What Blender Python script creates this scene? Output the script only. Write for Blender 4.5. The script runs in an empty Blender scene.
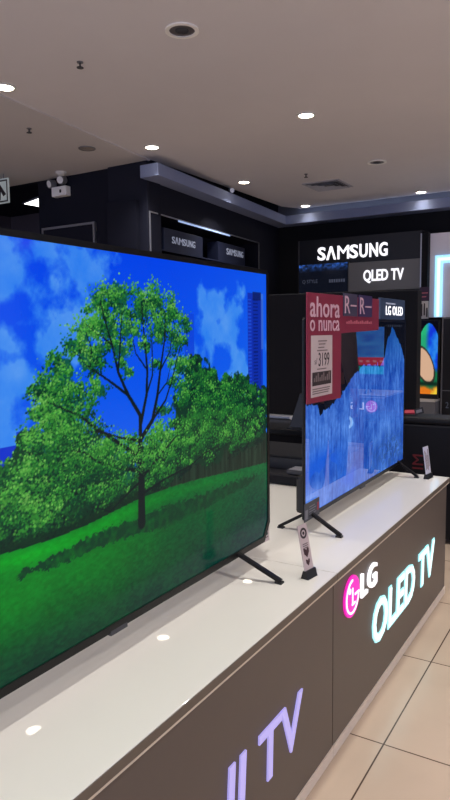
import bpy, math, random
import numpy as np
from mathutils import Vector, Matrix
random.seed(7)
rng = np.random.default_rng(11)
sc = bpy.context.scene
C = sc.collection

# ---------------------------------------------------------------- colours and materials
def lin(c):
    c = c / 255.0
    return c / 12.92 if c <= 0.04045 else ((c + 0.055) / 1.055) ** 2.4
def rgb(r, g, b): return (lin(r), lin(g), lin(b), 1.0)
def lin_np(a):
    a = np.clip(a / 255.0, 0, 1)
    return np.where(a <= 0.04045, a / 12.92, ((a + 0.055) / 1.055) ** 2.4)

MATS = {}
def mat(name, col, rough=0.5, metal=0.0, spec=0.5, emit=None, es=1.0, noise=0.0, nscale=40.0, coat=0.0, bump=0.0):
    if name in MATS: return MATS[name]
    m = bpy.data.materials.new(name); m.use_nodes = True
    nt = m.node_tree; b = nt.nodes['Principled BSDF']
    b.inputs['Base Color'].default_value = col
    b.inputs['Roughness'].default_value = rough
    b.inputs['Metallic'].default_value = metal
    b.inputs['Specular IOR Level'].default_value = spec
    b.inputs['Coat Weight'].default_value = coat
    b.inputs['Coat Roughness'].default_value = 0.02
    if emit is not None:
        b.inputs['Emission Color'].default_value = emit
        b.inputs['Emission Strength'].default_value = es
    if noise or bump:
        tc = nt.nodes.new('ShaderNodeTexCoord'); nz = nt.nodes.new('ShaderNodeTexNoise')
        nz.inputs['Scale'].default_value = nscale; nz.inputs['Detail'].default_value = 4
        nt.links.new(tc.outputs['Object'], nz.inputs['Vector'])
        if noise:
            mx = nt.nodes.new('ShaderNodeMix'); mx.data_type = 'RGBA'
            mx.inputs['A'].default_value = tuple(x * (1 - noise) for x in col[:3]) + (1,)
            mx.inputs['B'].default_value = tuple(min(1, x * (1 + noise)) for x in col[:3]) + (1,)
            nt.links.new(nz.outputs['Fac'], mx.inputs['Factor'])
            nt.links.new(mx.outputs['Result'], b.inputs['Base Color'])
        if bump:
            bp = nt.nodes.new('ShaderNodeBump'); bp.inputs['Strength'].default_value = bump
            bp.inputs['Distance'].default_value = 0.002
            nt.links.new(nz.outputs['Fac'], bp.inputs['Height'])
            nt.links.new(bp.outputs['Normal'], b.inputs['Normal'])
    MATS[name] = m
    return m

def floor_mat():
    m = bpy.data.materials.new('beige_tile'); m.use_nodes = True
    nt = m.node_tree; b = nt.nodes['Principled BSDF']
    tc = nt.nodes.new('ShaderNodeTexCoord'); mp = nt.nodes.new('ShaderNodeMapping')
    mp.inputs['Location'].default_value = (0.595, -0.114, 0)
    br = nt.nodes.new('ShaderNodeTexBrick')
    br.offset = 0.0; br.squash = 1.0
    br.inputs['Scale'].default_value = 1.0
    br.inputs['Brick Width'].default_value = 0.6; br.inputs['Row Height'].default_value = 0.6
    br.inputs['Mortar Size'].default_value = 0.0028; br.inputs['Mortar Smooth'].default_value = 0.2
    br.inputs['Color1'].default_value = rgb(214, 192, 170); br.inputs['Color2'].default_value = rgb(208, 186, 164)
    br.inputs['Mortar'].default_value = rgb(88, 70, 58)
    nz = nt.nodes.new('ShaderNodeTexNoise'); nz.inputs['Scale'].default_value = 3.0; nz.inputs['Detail'].default_value = 6
    mx = nt.nodes.new('ShaderNodeMix'); mx.data_type = 'RGBA'; mx.blend_type = 'MULTIPLY'
    mx.inputs['Factor'].default_value = 0.25
    nt.links.new(tc.outputs['Object'], mp.inputs['Vector']); nt.links.new(mp.outputs['Vector'], br.inputs['Vector'])
    nt.links.new(tc.outputs['Object'], nz.inputs['Vector'])
    nt.links.new(br.outputs['Color'], mx.inputs['A']); nt.links.new(nz.outputs['Fac'], mx.inputs['B'])
    nt.links.new(mx.outputs['Result'], b.inputs['Base Color'])
    b.inputs['Roughness'].default_value = 0.22
    b.inputs['Specular IOR Level'].default_value = 0.4
    return m

def screen_mat(name, strength=1.0, rough=0.04, spec=0.5):
    m = bpy.data.materials.new(name); m.use_nodes = True
    nt = m.node_tree; b = nt.nodes['Principled BSDF']
    at = nt.nodes.new('ShaderNodeAttribute'); at.attribute_name = 'picture'
    b.inputs['Base Color'].default_value = (0.004, 0.004, 0.005, 1)
    b.inputs['Roughness'].default_value = rough
    b.inputs['Specular IOR Level'].default_value = spec
    nt.links.new(at.outputs['Color'], b.inputs['Emission Color'])
    b.inputs['Emission Strength'].default_value = strength
    return m

M = dict(
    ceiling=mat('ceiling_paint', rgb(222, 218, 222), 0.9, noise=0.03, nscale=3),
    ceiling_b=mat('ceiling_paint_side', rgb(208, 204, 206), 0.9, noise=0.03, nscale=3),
    navy=mat('navy_paint', rgb(15, 17, 34), 0.75, spec=0.3, noise=0.1, nscale=6),
    navy_light=mat('navy_panel', rgb(24, 26, 42), 0.7, spec=0.3, noise=0.08, nscale=6),
    plum=mat('plum_wall', rgb(84, 76, 86), 0.8, noise=0.1, nscale=4),
    recess_lit=mat('lit_recess_band', rgb(120, 120, 130), 0.8, noise=0.05, nscale=4),
    ledge=mat('ledge_paint', rgb(128, 138, 172), 0.7, noise=0.05, nscale=5),
    white_lam=mat('white_laminate', rgb(230, 226, 216), 0.5, spec=0.3, coat=0.7, noise=0.02, nscale=4),
    lam_edge_shade=mat('shaded_edge', rgb(102, 92, 80), 0.4, noise=0.03),
    lip=mat('pale_lip', rgb(222, 208, 186), 0.4, noise=0.03),
    taupe=mat('taupe_panel', rgb(91, 81, 74), 0.38, noise=0.04, nscale=12),
    kick=mat('pale_kick', rgb(232, 218, 200), 0.5, noise=0.05),
    black=mat('black_plastic', rgb(20, 20, 23), 0.35, noise=0.1),
    gloss=mat('gloss_black', rgb(12, 12, 14), 0.35, spec=0.25, noise=0.1),
    matte=mat('matte_black', rgb(14, 15, 22), 0.75, spec=0.3, noise=0.1),
    legm=mat('black_metal_leg', rgb(26, 24, 24), 0.3, metal=0.6, noise=0.1),
    silver=mat('silver_trim', rgb(170, 172, 180), 0.3, metal=0.7, noise=0.05),
    grey=mat('grey_plastic', rgb(120, 120, 126), 0.5, noise=0.05),
    dgrey=mat('dark_grey_plastic', rgb(60, 60, 66), 0.5, noise=0.08),
    ring_white=mat('ring_white', rgb(248, 246, 244), 0.5, noise=0.02),
    white=mat('white_plastic', rgb(222, 220, 216), 0.45, noise=0.03),
    lamp_warm=mat('lamp_lens_warm', rgb(255, 250, 235), 0.4, emit=(1, 0.90, 0.72, 1), es=14, noise=0.01),
    led=mat('led_blue_white', rgb(200, 220, 255), 0.4, emit=rgb(165, 195, 250), es=0.7, noise=0.01),
    neon=mat('neon_blue', rgb(180, 225, 255), 0.4, emit=rgb(150, 218, 255), es=1.15, noise=0.01),
    neon_core=mat('neon_core', rgb(235, 248, 255), 0.4, emit=rgb(232, 246, 255), es=1.1, noise=0.01),
    sign_white=mat('sign_letter_white', rgb(240, 240, 245), 0.4, emit=rgb(245, 245, 250), es=1.15, noise=0.01),
    sign_dim=mat('sign_letter_dim', rgb(150, 155, 170), 0.5, emit=rgb(120, 126, 145), es=0.75, noise=0.02),
    sign_grey=mat('sign_letter_grey', rgb(90, 95, 110), 0.5, emit=rgb(62, 68, 84), es=0.6, noise=0.02),
    cyan=mat('letter_cyan', rgb(190, 240, 240), 0.4, emit=rgb(150, 224, 230), es=1.1, noise=0.02),
    cyan_core=mat('letter_cyan_core', rgb(230, 250, 250), 0.4, emit=rgb(200, 242, 242), es=1.1, noise=0.02),
    lav=mat('letter_lavender', rgb(180, 175, 225), 0.4, emit=rgb(150, 142, 205), es=0.85, noise=0.03),
    magenta=mat('logo_magenta', rgb(220, 30, 160), 0.4, emit=rgb(220, 28, 168), es=1.0, noise=0.02),
    red_card=mat('red_card', rgb(138, 38, 66), 0.5, noise=0.05, nscale=15),
    pink_ink=mat('pink_ink', rgb(214, 176, 190), 0.5, noise=0.03),
    pinkred_ink=mat('dusty_red_ink', rgb(205, 110, 125), 0.5, noise=0.03),
    paper=mat('paper_card', rgb(200, 184, 184), 0.6, noise=0.03),
    ink=mat('dark_ink', rgb(48, 38, 42), 0.6, noise=0.05),
    ink_grey=mat('grey_ink', rgb(120, 106, 106), 0.6, noise=0.05),
    ink_plum=mat('plum_ink', rgb(64, 34, 42), 0.6, noise=0.05),
    rcard=mat('slate_card', rgb(70, 66, 90), 0.45, noise=0.08, nscale=20),
    rcard2=mat('slate_violet_card', rgb(60, 48, 92), 0.45, noise=0.08, nscale=20),
    topper=mat('navy_topper', rgb(58, 76, 104), 0.4, noise=0.06, nscale=20),
    qled=mat('grey_sign_face', rgb(118, 118, 118), 0.35, noise=0.08, nscale=3),
    signblack=mat('sign_black_face', rgb(20, 21, 30), 0.4, noise=0.1),
    boxnavy=mat('navy_sign_box', rgb(28, 34, 60), 0.5, noise=0.06, nscale=5),
    panelgrey=mat('pale_display_panel', rgb(205, 198, 208), 0.6, noise=0.04, emit=rgb(150, 146, 158), es=0.25),
    redletter=mat('red_print', rgb(104, 26, 38), 0.6, noise=0.05),
    leather=mat('black_leather', rgb(13, 14, 22), 0.55, spec=0.3, noise=0.1, nscale=30, bump=0.2),
    redtag=mat('red_ribbon', rgb(170, 38, 62), 0.5, noise=0.05),
    purple=mat('purple_card', rgb(64, 40, 70), 0.5, noise=0.06),
    exit_white=mat('exit_face', rgb(200, 208, 206), 0.5, emit=rgb(120, 128, 126), es=0.5, noise=0.02),
    tube=mat('fluorescent_tube', rgb(255, 255, 255), 0.4, emit=(1, 0.98, 0.96, 1), es=4, noise=0.01),
    skin=mat('skin', rgb(170, 120, 95), 0.5, noise=0.05),
    jacket=mat('brown_jacket', rgb(112, 92, 84), 0.85, noise=0.15, nscale=25, bump=0.3),
    denim=mat('dark_denim', rgb(48, 54, 74), 0.9, noise=0.12, nscale=40),
    hair=mat('dark_hair', rgb(34, 26, 24), 0.6, noise=0.2, nscale=60),
    wallwarm=mat('shop_wall_warm', rgb(110, 104, 104), 0.8, noise=0.05, nscale=3),
    speaker=mat('speaker_grille', rgb(150, 142, 136), 0.6, noise=0.2, nscale=160),
    bowl=mat('dark_reflector', rgb(110, 106, 108), 0.35, metal=0.3, noise=0.2, nscale=14),
    ventm=mat('vent_metal', rgb(176, 176, 188), 0.5, noise=0.03),
    ventd=mat('vent_shadow_metal', rgb(70, 70, 80), 0.6, noise=0.05),
)

# ---------------------------------------------------------------- geometry helpers
class Frame:
    """s = reading direction, z = up, n = out of the face"""
    def __init__(self, o, s, n):
        self.o, self.s, self.n = Vector(o), Vector(s).normalized(), Vector(n).normalized()
        self.u = Vector((0, 0, 1))
    def __call__(self, s, z, n=0.0): return self.o + self.s * s + self.u * z + self.n * n
    def moved(self, s=0, z=0, n=0): return Frame(self(s, z, n), self.s, self.n)
class Tilt(Frame):
    def __init__(self, o, s, u, n):
        self.o, self.s, self.u, self.n = Vector(o), Vector(s).normalized(), Vector(u).normalized(), Vector(n).normalized()
    def moved(self, s=0, z=0, n=0): return Tilt(self(s, z, n), self.s, self.u, self.n)
FX = Frame((0, 0, 0), (0, 1, 0), (1, 0, 0))        # faces +x, reads along +y
FY = Frame((0, 0, 0), (1, 0, 0), (0, -1, 0))       # faces -y, reads along +x
FZ = Tilt((0, 0, 0), (1, 0, 0), (0, 1, 0), (0, 0, 1))  # lies flat, faces up

class MB:
    def __init__(self): self.v, self.f = [], []
    def add(self, vs, fs):
        k = len(self.v); self.v += [Vector(p) for p in vs]; self.f += [tuple(i + k for i in f) for f in fs]; return self
    def box(self, F, s0, s1, z0, z1, n0, n1):
        p = [F(s, z, n) for n in (n0, n1) for z in (z0, z1) for s in (s0, s1)]
        return self.add(p, [(0, 2, 3, 1), (4, 5, 7, 6), (0, 1, 5, 4), (2, 6, 7, 3), (0, 4, 6, 2), (1, 3, 7, 5)])
    def wbox(self, x0, x1, y0, y1, z0, z1): return self.box(FY, x0, x1, z0, z1, -y1, -y0)
    def prism(self, F, poly, n0, n1):
        k = len(poly)
        vs = [F(a, b, n0) for a, b in poly] + [F(a, b, n1) for a, b in poly]
        return self.add(vs, [tuple(range(k - 1, -1, -1)), tuple(range(k, 2 * k))] +
                        [(i, (i + 1) % k, k + (i + 1) % k, k + i) for i in range(k)])
    def ring(self, F, cs, cz, r0, r1, n0, n1, seg=40, sq=1.0):
        vs = []
        for n in (n0, n1):
            for r in (r0, r1):
                vs += [F(cs + r * sq * math.cos(2 * math.pi * i / seg), cz + r * math.sin(2 * math.pi * i / seg), n) for i in range(seg)]
        fs = []
        for i in range(seg):
            j = (i + 1) % seg
            fs += [(i, j, seg + j, seg + i), (2 * seg + i, 3 * seg + i, 3 * seg + j, 2 * seg + j),
                   (i, 2 * seg + i, 2 * seg + j, j), (seg + i, seg + j, 3 * seg + j, 3 * seg + i)]
        return self.add(vs, fs)
    def disc(self, F, cs, cz, r, n0, n1, seg=40, sq=1.0):
        return self.prism(F, [(cs + r * sq * math.cos(2 * math.pi * i / seg), cz + r * math.sin(2 * math.pi * i / seg)) for i in range(seg)], n0, n1)
    def dome(self, F, cs, cz, r, n0, h, seg=32, rings=6):
        vs = [F(cs, cz, n0 + h)]; fs = []
        for k in range(1, rings + 1):
            a = k / rings * math.pi / 2
            vs += [F(cs + r * math.sin(a) * math.cos(2 * math.pi * i / seg), cz + r * math.sin(a) * math.sin(2 * math.pi * i / seg), n0 + h * math.cos(a)) for i in range(seg)]
        for i in range(seg): fs.append((0, 1 + i, 1 + (i + 1) % seg))
        for k in range(rings - 1):
            for i in range(seg):
                a = 1 + k * seg + i; b = 1 + k * seg + (i + 1) % seg
                fs.append((a, a + seg, b + seg, b))
        return self.add(vs, fs)
    def tube(self, pts, r, seg=10, r2=None):
        pts = [Vector(p) for p in pts]; rings = []
        for i, p in enumerate(pts):
            t = (pts[min(i + 1, len(pts) - 1)] - pts[max(i - 1, 0)]).normalized()
            a = Vector((0, 0, 1)) if abs(t.z) < 0.9 else Vector((1, 0, 0))
            x = t.cross(a).normalized(); y = t.cross(x).normalized()
            rr = r if r2 is None else r + (r2 - r) * i / (len(pts) - 1)
            rings.append([p + x * rr * math.cos(2 * math.pi * k / seg) + y * rr * math.sin(2 * math.pi * k / seg) for k in range(seg)])
        vs = [v for g in rings for v in g]; fs = []
        for i in range(len(pts) - 1):
            for k in range(seg):
                a = i * seg + k; b = i * seg + (k + 1) % seg
                fs.append((a, b, b + seg, a + seg))
        fs += [tuple(range(seg - 1, -1, -1)), tuple(range(len(vs) - seg, len(vs)))]
        return self.add(vs, fs)
    def bar(self, p, q, w, h, up=(0, 0, 1)):
        p, q = Vector(p), Vector(q); t = (q - p).normalized()
        x = t.cross(Vector(up)).normalized(); y = x.cross(t).normalized()
        vs = [e + x * a * w / 2 + y * b * h / 2 for e in (p, q) for a, b in ((-1, -1), (1, -1), (1, 1), (-1, 1))]
        return self.add(vs, [(3, 2, 1, 0), (4, 5, 6, 7), (0, 1, 5, 4), (1, 2, 6, 5), (2, 3, 7, 6), (3, 0, 4, 7)])
    def stroke(self, F, pts, w, n0, n1):
        """ribbon along a 2D polyline lying on the face F"""
        P = [Vector(p) for p in pts]; L, R = [], []
        for i, p in enumerate(P):
            t = (P[min(i + 1, len(P) - 1)] - P[max(i - 1, 0)]).normalized(); nn = Vector((-t.y, t.x))
            L.append(p + nn * w / 2); R.append(p - nn * w / 2)
        for i in range(len(P) - 1):
            self.prism(F, [R[i], R[i + 1], L[i + 1], L[i]], n0, n1)
        return self

def world_offset(parent):
    o = Vector((0, 0, 0))
    while parent is not None: o += parent.location; parent = parent.parent
    return o
def link_mesh(name, me, m, parent=None):
    o = bpy.data.objects.new(name, me); C.objects.link(o); me.materials.append(m)
    if parent is not None:
        me.transform(Matrix.Translation(-world_offset(parent))); o.parent = parent
    return o
def part(name, mb, m, parent=None, bevel=0.0, smooth=False, label=None):
    me = bpy.data.meshes.new(name)
    me.from_pydata([tuple(v) for v in mb.v], [], mb.f); me.update()
    o = link_mesh(name, me, m, parent)
    if smooth:
        me.polygons.foreach_set('use_smooth', [True] * len(me.polygons))
    if bevel:
        bv = o.modifiers.new('bevel', 'BEVEL'); bv.width = bevel; bv.segments = 2; bv.limit_method = 'ANGLE'
    if label: o['label'] = label
    return o
def tag(o, label, cat, group=None):
    o['label'] = label; o['category'] = cat
    if group: o['group'] = group
    return o
def thing(name, loc, label, cat, group=None):
    o = bpy.data.objects.new(name, None); C.objects.link(o); o.location = loc; o.empty_display_size = 0.1
    return tag(o, label, cat, group)
def struct(name, mb, m, bevel=0.0):
    o = part(name, mb, m, None, bevel); o['kind'] = 'structure'; return o
def copy_tree(o, parent=None):
    c = o.copy(); C.objects.link(c); c.parent = parent
    for ch in list(o.children): copy_tree(ch, c)
    return c

def text_geo(s, bold=0.0, space=1.0):
    cu = bpy.data.curves.new('t', 'FONT'); cu.body = s; cu.offset = bold; cu.space_character = space; cu.resolution_u = 3; cu.fill_mode = 'FRONT'
    o = bpy.data.objects.new('t', cu); C.objects.link(o)
    dg = bpy.context.evaluated_depsgraph_get(); dg.update()
    me = bpy.data.meshes.new_from_object(o.evaluated_get(dg))
    V = [tuple(v.co) for v in me.vertices]; Fs = [tuple(p.vertices) for p in me.polygons]
    C.objects.unlink(o); bpy.data.objects.remove(o); bpy.data.curves.remove(cu); bpy.data.meshes.remove(me)
    return V, Fs
def add_text(mb, s, F, s0, s1, z0, z1, n0=0.0, n1=0.002, bold=0.0, italic=0.0, space=1.0):
    """text fitted to the rectangle s0..s1, z0..z1 of face F, extruded from n0 to n1"""
    V, Fs = text_geo(s, bold, space)
    xs = [v[0] for v in V]; ys = [v[1] for v in V]
    ax, bx, ay, by = min(xs), max(xs), min(ys), max(ys)
    def tr(v):
        a = (v[0] - ax) / (bx - ax); b = (v[1] - ay) / (by - ay)
        return s0 + (s1 - s0) * a + italic * b * (z1 - z0), z0 + (z1 - z0) * b
    k = len(V); P = [tr(v) for v in V]
    edges = {}
    for f in Fs:
        for i in range(len(f)):
            e = (f[i], f[(i + 1) % len(f)])
            if (e[1], e[0]) in edges: del edges[(e[1], e[0])]
            else: edges[e] = 1
    vs = [F(a, b, n1) for a, b in P] + [F(a, b, n0) for a, b in P]
    mb.add(vs, list(Fs) + [(e[1], e[0], e[0] + k, e[1] + k) for e in edges])
    return mb
def text(name, s, F, s0, s1, z0, z1, m, parent, n0=0.0, n1=0.002, bold=0.0, italic=0.0, label=None, space=1.0):
    return part(name, add_text(MB(), s, F, s0, s1, z0, z1, n0, n1, bold, italic, space), m, parent, label=label)

def letters(name, spec, F, s0, s1, z0, z1, m, parent, n0, n1, bold=0.0):
    mb = MB()
    for ch, a, b in spec: add_text(mb, ch, F, s0 + (s1 - s0) * a, s0 + (s1 - s0) * b, z0, z1, n0, n1, bold if ch != 'M' else 0.0)
    return part(name, mb, m, parent)
WIDE = [('S', 0, .118), ('\u039b', .130, .272), ('M', .296, .462), ('S', .472, .59), ('U', .612, .725), ('N', .752, .868), ('G', .885, 1)]
def picture(name, F, s0, s1, z0, z1, n, img, m, parent):
    """a flat lit screen whose pixels are stored as a colour per vertex; img is rows from bottom to top, sRGB 0..255"""
    h, w = img.shape[:2]
    a = np.linspace(s0, s1, w); b = np.linspace(z0, z1, h)
    A, B = np.meshgrid(a, b)
    o = np.array(F(0, 0, n)); S = np.array(F.s); U = np.array(F.u)
    P = o + A[..., None] * S + B[..., None] * U - np.array(world_offset(parent))
    me = bpy.data.meshes.new(name)
    idx = np.arange(w * h).reshape(h, w)
    q = np.stack([idx[:-1, :-1], idx[:-1, 1:], idx[1:, 1:], idx[1:, :-1]], -1).reshape(-1, 4)
    me.vertices.add(w * h); me.vertices.foreach_set('co', P.reshape(-1).astype(np.float32))
    me.loops.add(q.size); me.loops.foreach_set('vertex_index', q.reshape(-1).astype(np.int32))
    me.polygons.add(len(q)); me.polygons.foreach_set('loop_start', (np.arange(len(q)) * 4).astype(np.int32))
    me.update(calc_edges=True); me.validate()
    at = me.color_attributes.new('picture', 'FLOAT_COLOR', 'POINT')
    col = np.ones((w * h, 4), np.float32); col[:, :3] = lin_np(img.reshape(-1, 3))
    at.data.foreach_set('color', col.reshape(-1))
    ob = bpy.data.objects.new(name, me); C.objects.link(ob); ob.parent = parent; me.materials.append(m)
    return ob

# ---------------------------------------------------------------- the pictures shown on the televisions
def fbm(w, h, cell, octv=4, ax=1.0):
    out = np.zeros((h, w)); amp = 1.0; tot = 0
    for _ in range(octv):
        gw, gh = int(w / cell) + 3, int(h / (cell * ax)) + 3
        g = rng.random((gh, gw))
        X = np.arange(w) / cell; Y = np.arange(h) / (cell * ax)
        xi, yi = X.astype(int), Y.astype(int); xf, yf = X - xi, Y - yi
        xf = xf * xf * (3 - 2 * xf); yf = (yf * yf * (3 - 2 * yf))[:, None]
        a = g[np.ix_(yi, xi)]; b = g[np.ix_(yi, xi + 1)]; c = g[np.ix_(yi + 1, xi)]; d = g[np.ix_(yi + 1, xi + 1)]
        out += amp * ((a * (1 - xf) + b * xf) * (1 - yf) + (c * (1 - xf) + d * xf) * yf)
        tot += amp; amp *= 0.55; cell = max(cell / 2, 1.0)
    return out / tot
def mixc(img, mask, col):
    mask = np.clip(mask, 0, 1)[..., None]
    return img * (1 - mask) + np.array(col, float) * mask
def poly_mask(U, V, poly):
    inside = np.zeros(U.shape, bool); k = len(poly)
    for i in range(k):
        (x0, y0), (x1, y1) = poly[i], poly[(i + 1) % k]
        if y0 == y1: continue
        c = ((V < y0) != (V < y1)) & (U < (x1 - x0) * (V - y0) / (y1 - y0) + x0)
        inside ^= c
    return inside
def stamp(img, cx, cy, r, col, ry=None):
    h, w = img.shape[:2]; ry = ry or r
    x0, x1 = max(0, int(cx - r - 1)), min(w, int(cx + r + 2)); y0, y1 = max(0, int(cy - ry - 1)), min(h, int(cy + ry + 2))
    if x0 >= x1 or y0 >= y1: return
    Y, X = np.mgrid[y0:y1, x0:x1]
    d = ((X - cx) / r) ** 2 + ((Y - cy) / ry) ** 2
    a = np.clip(1.4 - d, 0, 1)[..., None]
    img[y0:y1, x0:x1] = img[y0:y1, x0:x1] * (1 - a) + np.array(col, float) * a
def line(img, pts, w0, w1, col):
    h, w = img.shape[:2]
    P = [(p[0] * (w - 1), p[1] * (h - 1)) for p in pts]
    L = [math.dist(P[i], P[i + 1]) for i in range(len(P) - 1)]; T = sum(L); run = 0
    for i in range(len(P) - 1):
        n = max(2, int(L[i] / 0.6))
        for k in range(n):
            t = k / n; f = (run + L[i] * t) / T
            j = random.uniform(-.35, .35)
            stamp(img, P[i][0] + (P[i + 1][0] - P[i][0]) * t + j, P[i][1] + (P[i + 1][1] - P[i][1]) * t + j, (w0 + (w1 - w0) * f) * .72, col)
        run += L[i]

def tree_picture(w=720, h=408):
    U, V = np.meshgrid(np.linspace(0, 1, w), np.linspace(0, 1, h))
    asp = h / w
    img = np.zeros((h, w, 3))
    t = np.clip((V - 0.3) / 0.7, 0, 1)[..., None]
    img[:] = np.array([16, 100, 236.]) * (1 - t) + np.array([0, 66, 230.]) * t
    img = mixc(img, np.clip((U - .62) * 1.1, 0, .4), (30, 110, 232))
    cloud = np.zeros((h, w))
    for cx, cy, r in [(0.406, 0.985, 18), (0.433, 0.955, 20), (0.459, 0.925, 20), (0.472, 0.886, 20), (0.387, 0.993, 14), (0.325, 0.945, 14),
                      (0.315, 0.97, 14), (0.305, .9, 10), (0.399, 0.759, 13), (0.38, 0.742, 12), (0.415, 0.795, 10), (0.425, .73, 12), (0.313, 0.735, 14), (0.32, 0.715, 12),
                      (0.308, 0.665, 20), (0.335, 0.65, 18), (0.36, .64, 14), (0.301, 0.62, 24), (0.33, .6, 20), (0.746, 0.888, 12), (0.797, 0.868, 18), (0.851, 0.816, 20),
                      (0.762, 0.793, 22), (0.831, 0.759, 24), (0.76, 0.728, 22), (0.868, 0.689, 22), (0.9, .62, 20), (.47, .82, 14),
                      (0.15, .8, 40), (0.05, .6, 40), (.2, .65, 30)]:
        r = r / 326 * 1.0
        d = ((U - cx) ** 2 + ((V - cy) * asp) ** 2) / r ** 2
        cloud = np.maximum(cloud, np.exp(-d * 1.3))
    nz = fbm(w, h, 40, 6)
    cm = np.clip((cloud * 1.05 + (nz - 0.5) * 2.6 - 0.5) * 2.2, 0, 1)
    sh = fbm(w, h, 26, 5)[..., None]
    img = img * (1 - cm[..., None] * .72) + (np.array([40, 132, 238.]) * (1 - sh) + np.array([128, 186, 240.]) * sh) * cm[..., None] * .72
    # distant towers
    def tower(x0, x1, y0, y1, col, a=0.9):
        m = ((U > x0) & (U < x1) & (V > y0) & (V < y1)).astype(float) * a
        return mixc(img, m, col)
    img = tower(.694, .724, .4, .845, (12, 66, 214))
    img = tower(.918, .982, .4, .905, (10, 50, 190)); img = tower(.918, .938, .4, .925, (16, 44, 170))
    img = tower(.938, .976, .42, .925, (8, 34, 140), .55); img = tower(.94, .975, .9, .93, (10, 26, 90), .8)
    for k in range(36):
        img = tower(.942, .962, .46 + k * .0125, .465 + k * .0125, (6, 24, 100), .7)
        img = tower(.92, .934, .46 + k * .0125, .466 + k * .0125, (30, 84, 220), .7)
    img = tower(.976, .985, .72, .925, (90, 130, 210), .5)
    img = tower(.318, .343, .3, .57, (14, 60, 210)); img = tower(.286, .318, .3, .54, (8, 40, 196)); img = tower(.348, .356, .3, .56, (16, 60, 205))
    # lawn
    gl = [(-.1, .33), (0.2, .318), (0.283, .304), (0.332, .298), (0.385, .296), (0.445, .300), (0.489, .308), (0.562, .320), (0.643, .322), (0.737, .315), (0.864, .300), (1.01, .285)]
    G = np.interp(U, [p[0] for p in gl], [p[1] for p in gl])
    lawn = V < G
    n2 = fbm(w, h, 5, 3, 0.5); n3 = fbm(w, h, 70, 3)
    d = np.clip((G - V) / 0.3, 0, 1)
    bright = np.exp(-((U - .33) / .26) ** 2 - ((V - .2) / .12) ** 2)
    r = 0 + 8 * bright; g = 88 + 44 * bright - 34 * d - 14 * np.clip((U - .6) * 2, 0, 1) + (n2 - .5) * 34 + (n3 - .5) * 26
    b = 34 + 14 * np.clip((U - .5) * 2, 0, 1) + (n2 - .5) * 12
    g += 40 * np.exp(-((V - G + .02) / .022) ** 2) * np.clip(1.3 - U, 0, 1)
    img = np.where(lawn[..., None], np.stack([r, g, b], -1), img)
    # shade on the lawn below the tree (part of the picture shown)
    shp = [(0.322, 0.249), (0.384, 0.256), (0.466, 0.270), (0.548, 0.268), (0.628, 0.268), (0.736, 0.262), (0.844, 0.262), (0.965, 0.252), (0.904, 0.228), (0.752, 0.212), (0.627, 0.204), (0.547, 0.222), (0.444, 0.226), (0.365, 0.228), (.305, .234)]
    sm = poly_mask(U, V + (n2 - .5) * .03, shp).astype(float) * np.clip(.78 + (fbm(w, h, 7, 2) - .5) * 1.3, 0, .95)
    img = mixc(img, sm, (6, 54, 36))
    # far tree line, then the nearer trees
    def leaves(clusters, dens, cols, rr, clump=.42):
        for cx, cy, rad in clusters:
            subs = []
            for _ in range(max(4, int(9 * (rad / .05) ** 1.3))):
                a = random.uniform(0, 6.283); q = rad * math.sqrt(random.random()) * .92
                subs.append((cx + q * math.cos(a), cy + q * math.sin(a) / asp * .66, rad * random.uniform(.6, 1.25) * clump * .62, random.gauss(0, .30)))
            subs.sort(key=lambda t: -t[1])
            n = max(6, int(dens * 5.5 * (rad / .05) ** 2 / len(subs)))
            for sx, sy, sr, bias in subs:
                for _ in range(n):
                    dx, dy = random.gauss(0, .6) * sr, random.gauss(0, .6) * sr
                    x = sx + dx; y = sy + dy / asp * .72
                    if y < np.interp(x, gx, gyy) + .003: continue
                    hi = (sy - cy) / (rad / asp) * .55 + dy / sr * .42 - dx / sr * .14 + bias + random.gauss(0, .22)
                    k = 0 if hi < -.34 else 1 if hi < .06 else 2 if hi < .46 else 3
                    f = random.uniform(.84, 1.12)
                    r = random.uniform(*rr)
                    stamp(img, x * (w - 1), y * (h - 1), r, (cols[k][0] * f, cols[k][1] * f, cols[k][2] * f), r * .8)
    gx = [p[0] for p in gl]; gyy = [p[1] for p in gl]
    dark = [(6, 34, 32), (10, 54, 36), (18, 80, 40), (34, 108, 44)]
    mid = [(6, 52, 36), (18, 88, 40), (44, 128, 46), (84, 164, 64)]
    bri = [(12, 66, 38), (34, 110, 44), (66, 144, 54), (108, 178, 80)]
    # wooded base on the right
    bm = (V > G) & (V < .43 + (fbm(w, h, 16, 3) - .5) * .12) & (U > .6)
    img = np.where(((V > G) & (V < .40 + (fbm(w, h, 16, 3) - .5) * .1) & (U <= .6))[..., None], np.array([8, 44, 34.]), img)
    st = fbm(w, h, 4, 2, 12)
    img = np.where(bm[..., None], np.stack([10 + 30 * st, 26 + 40 * st, 24 + 26 * st], -1), img)
    bg = [(0.742, 0.634, 0.049), (0.708, 0.543, 0.055), (0.775, 0.563, 0.061), (0.829, 0.589, 0.043), (0.887, 0.598, 0.037), (0.847, 0.516, 0.067), (0.928, 0.538, 0.043), (0.791, 0.459, 0.067), (0.707, 0.448, 0.061), (0.885, 0.45, 0.067), (0.962, 0.457, 0.037), (0.981, 0.548, 0.025), (0.948, 0.42, 0.043), (0.772, 0.42, 0.055), (0.674, 0.40, 0.043), (0.853, 0.42, 0.043), (0.726, 0.684, 0.026), (.99, .5, .03)]
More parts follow.
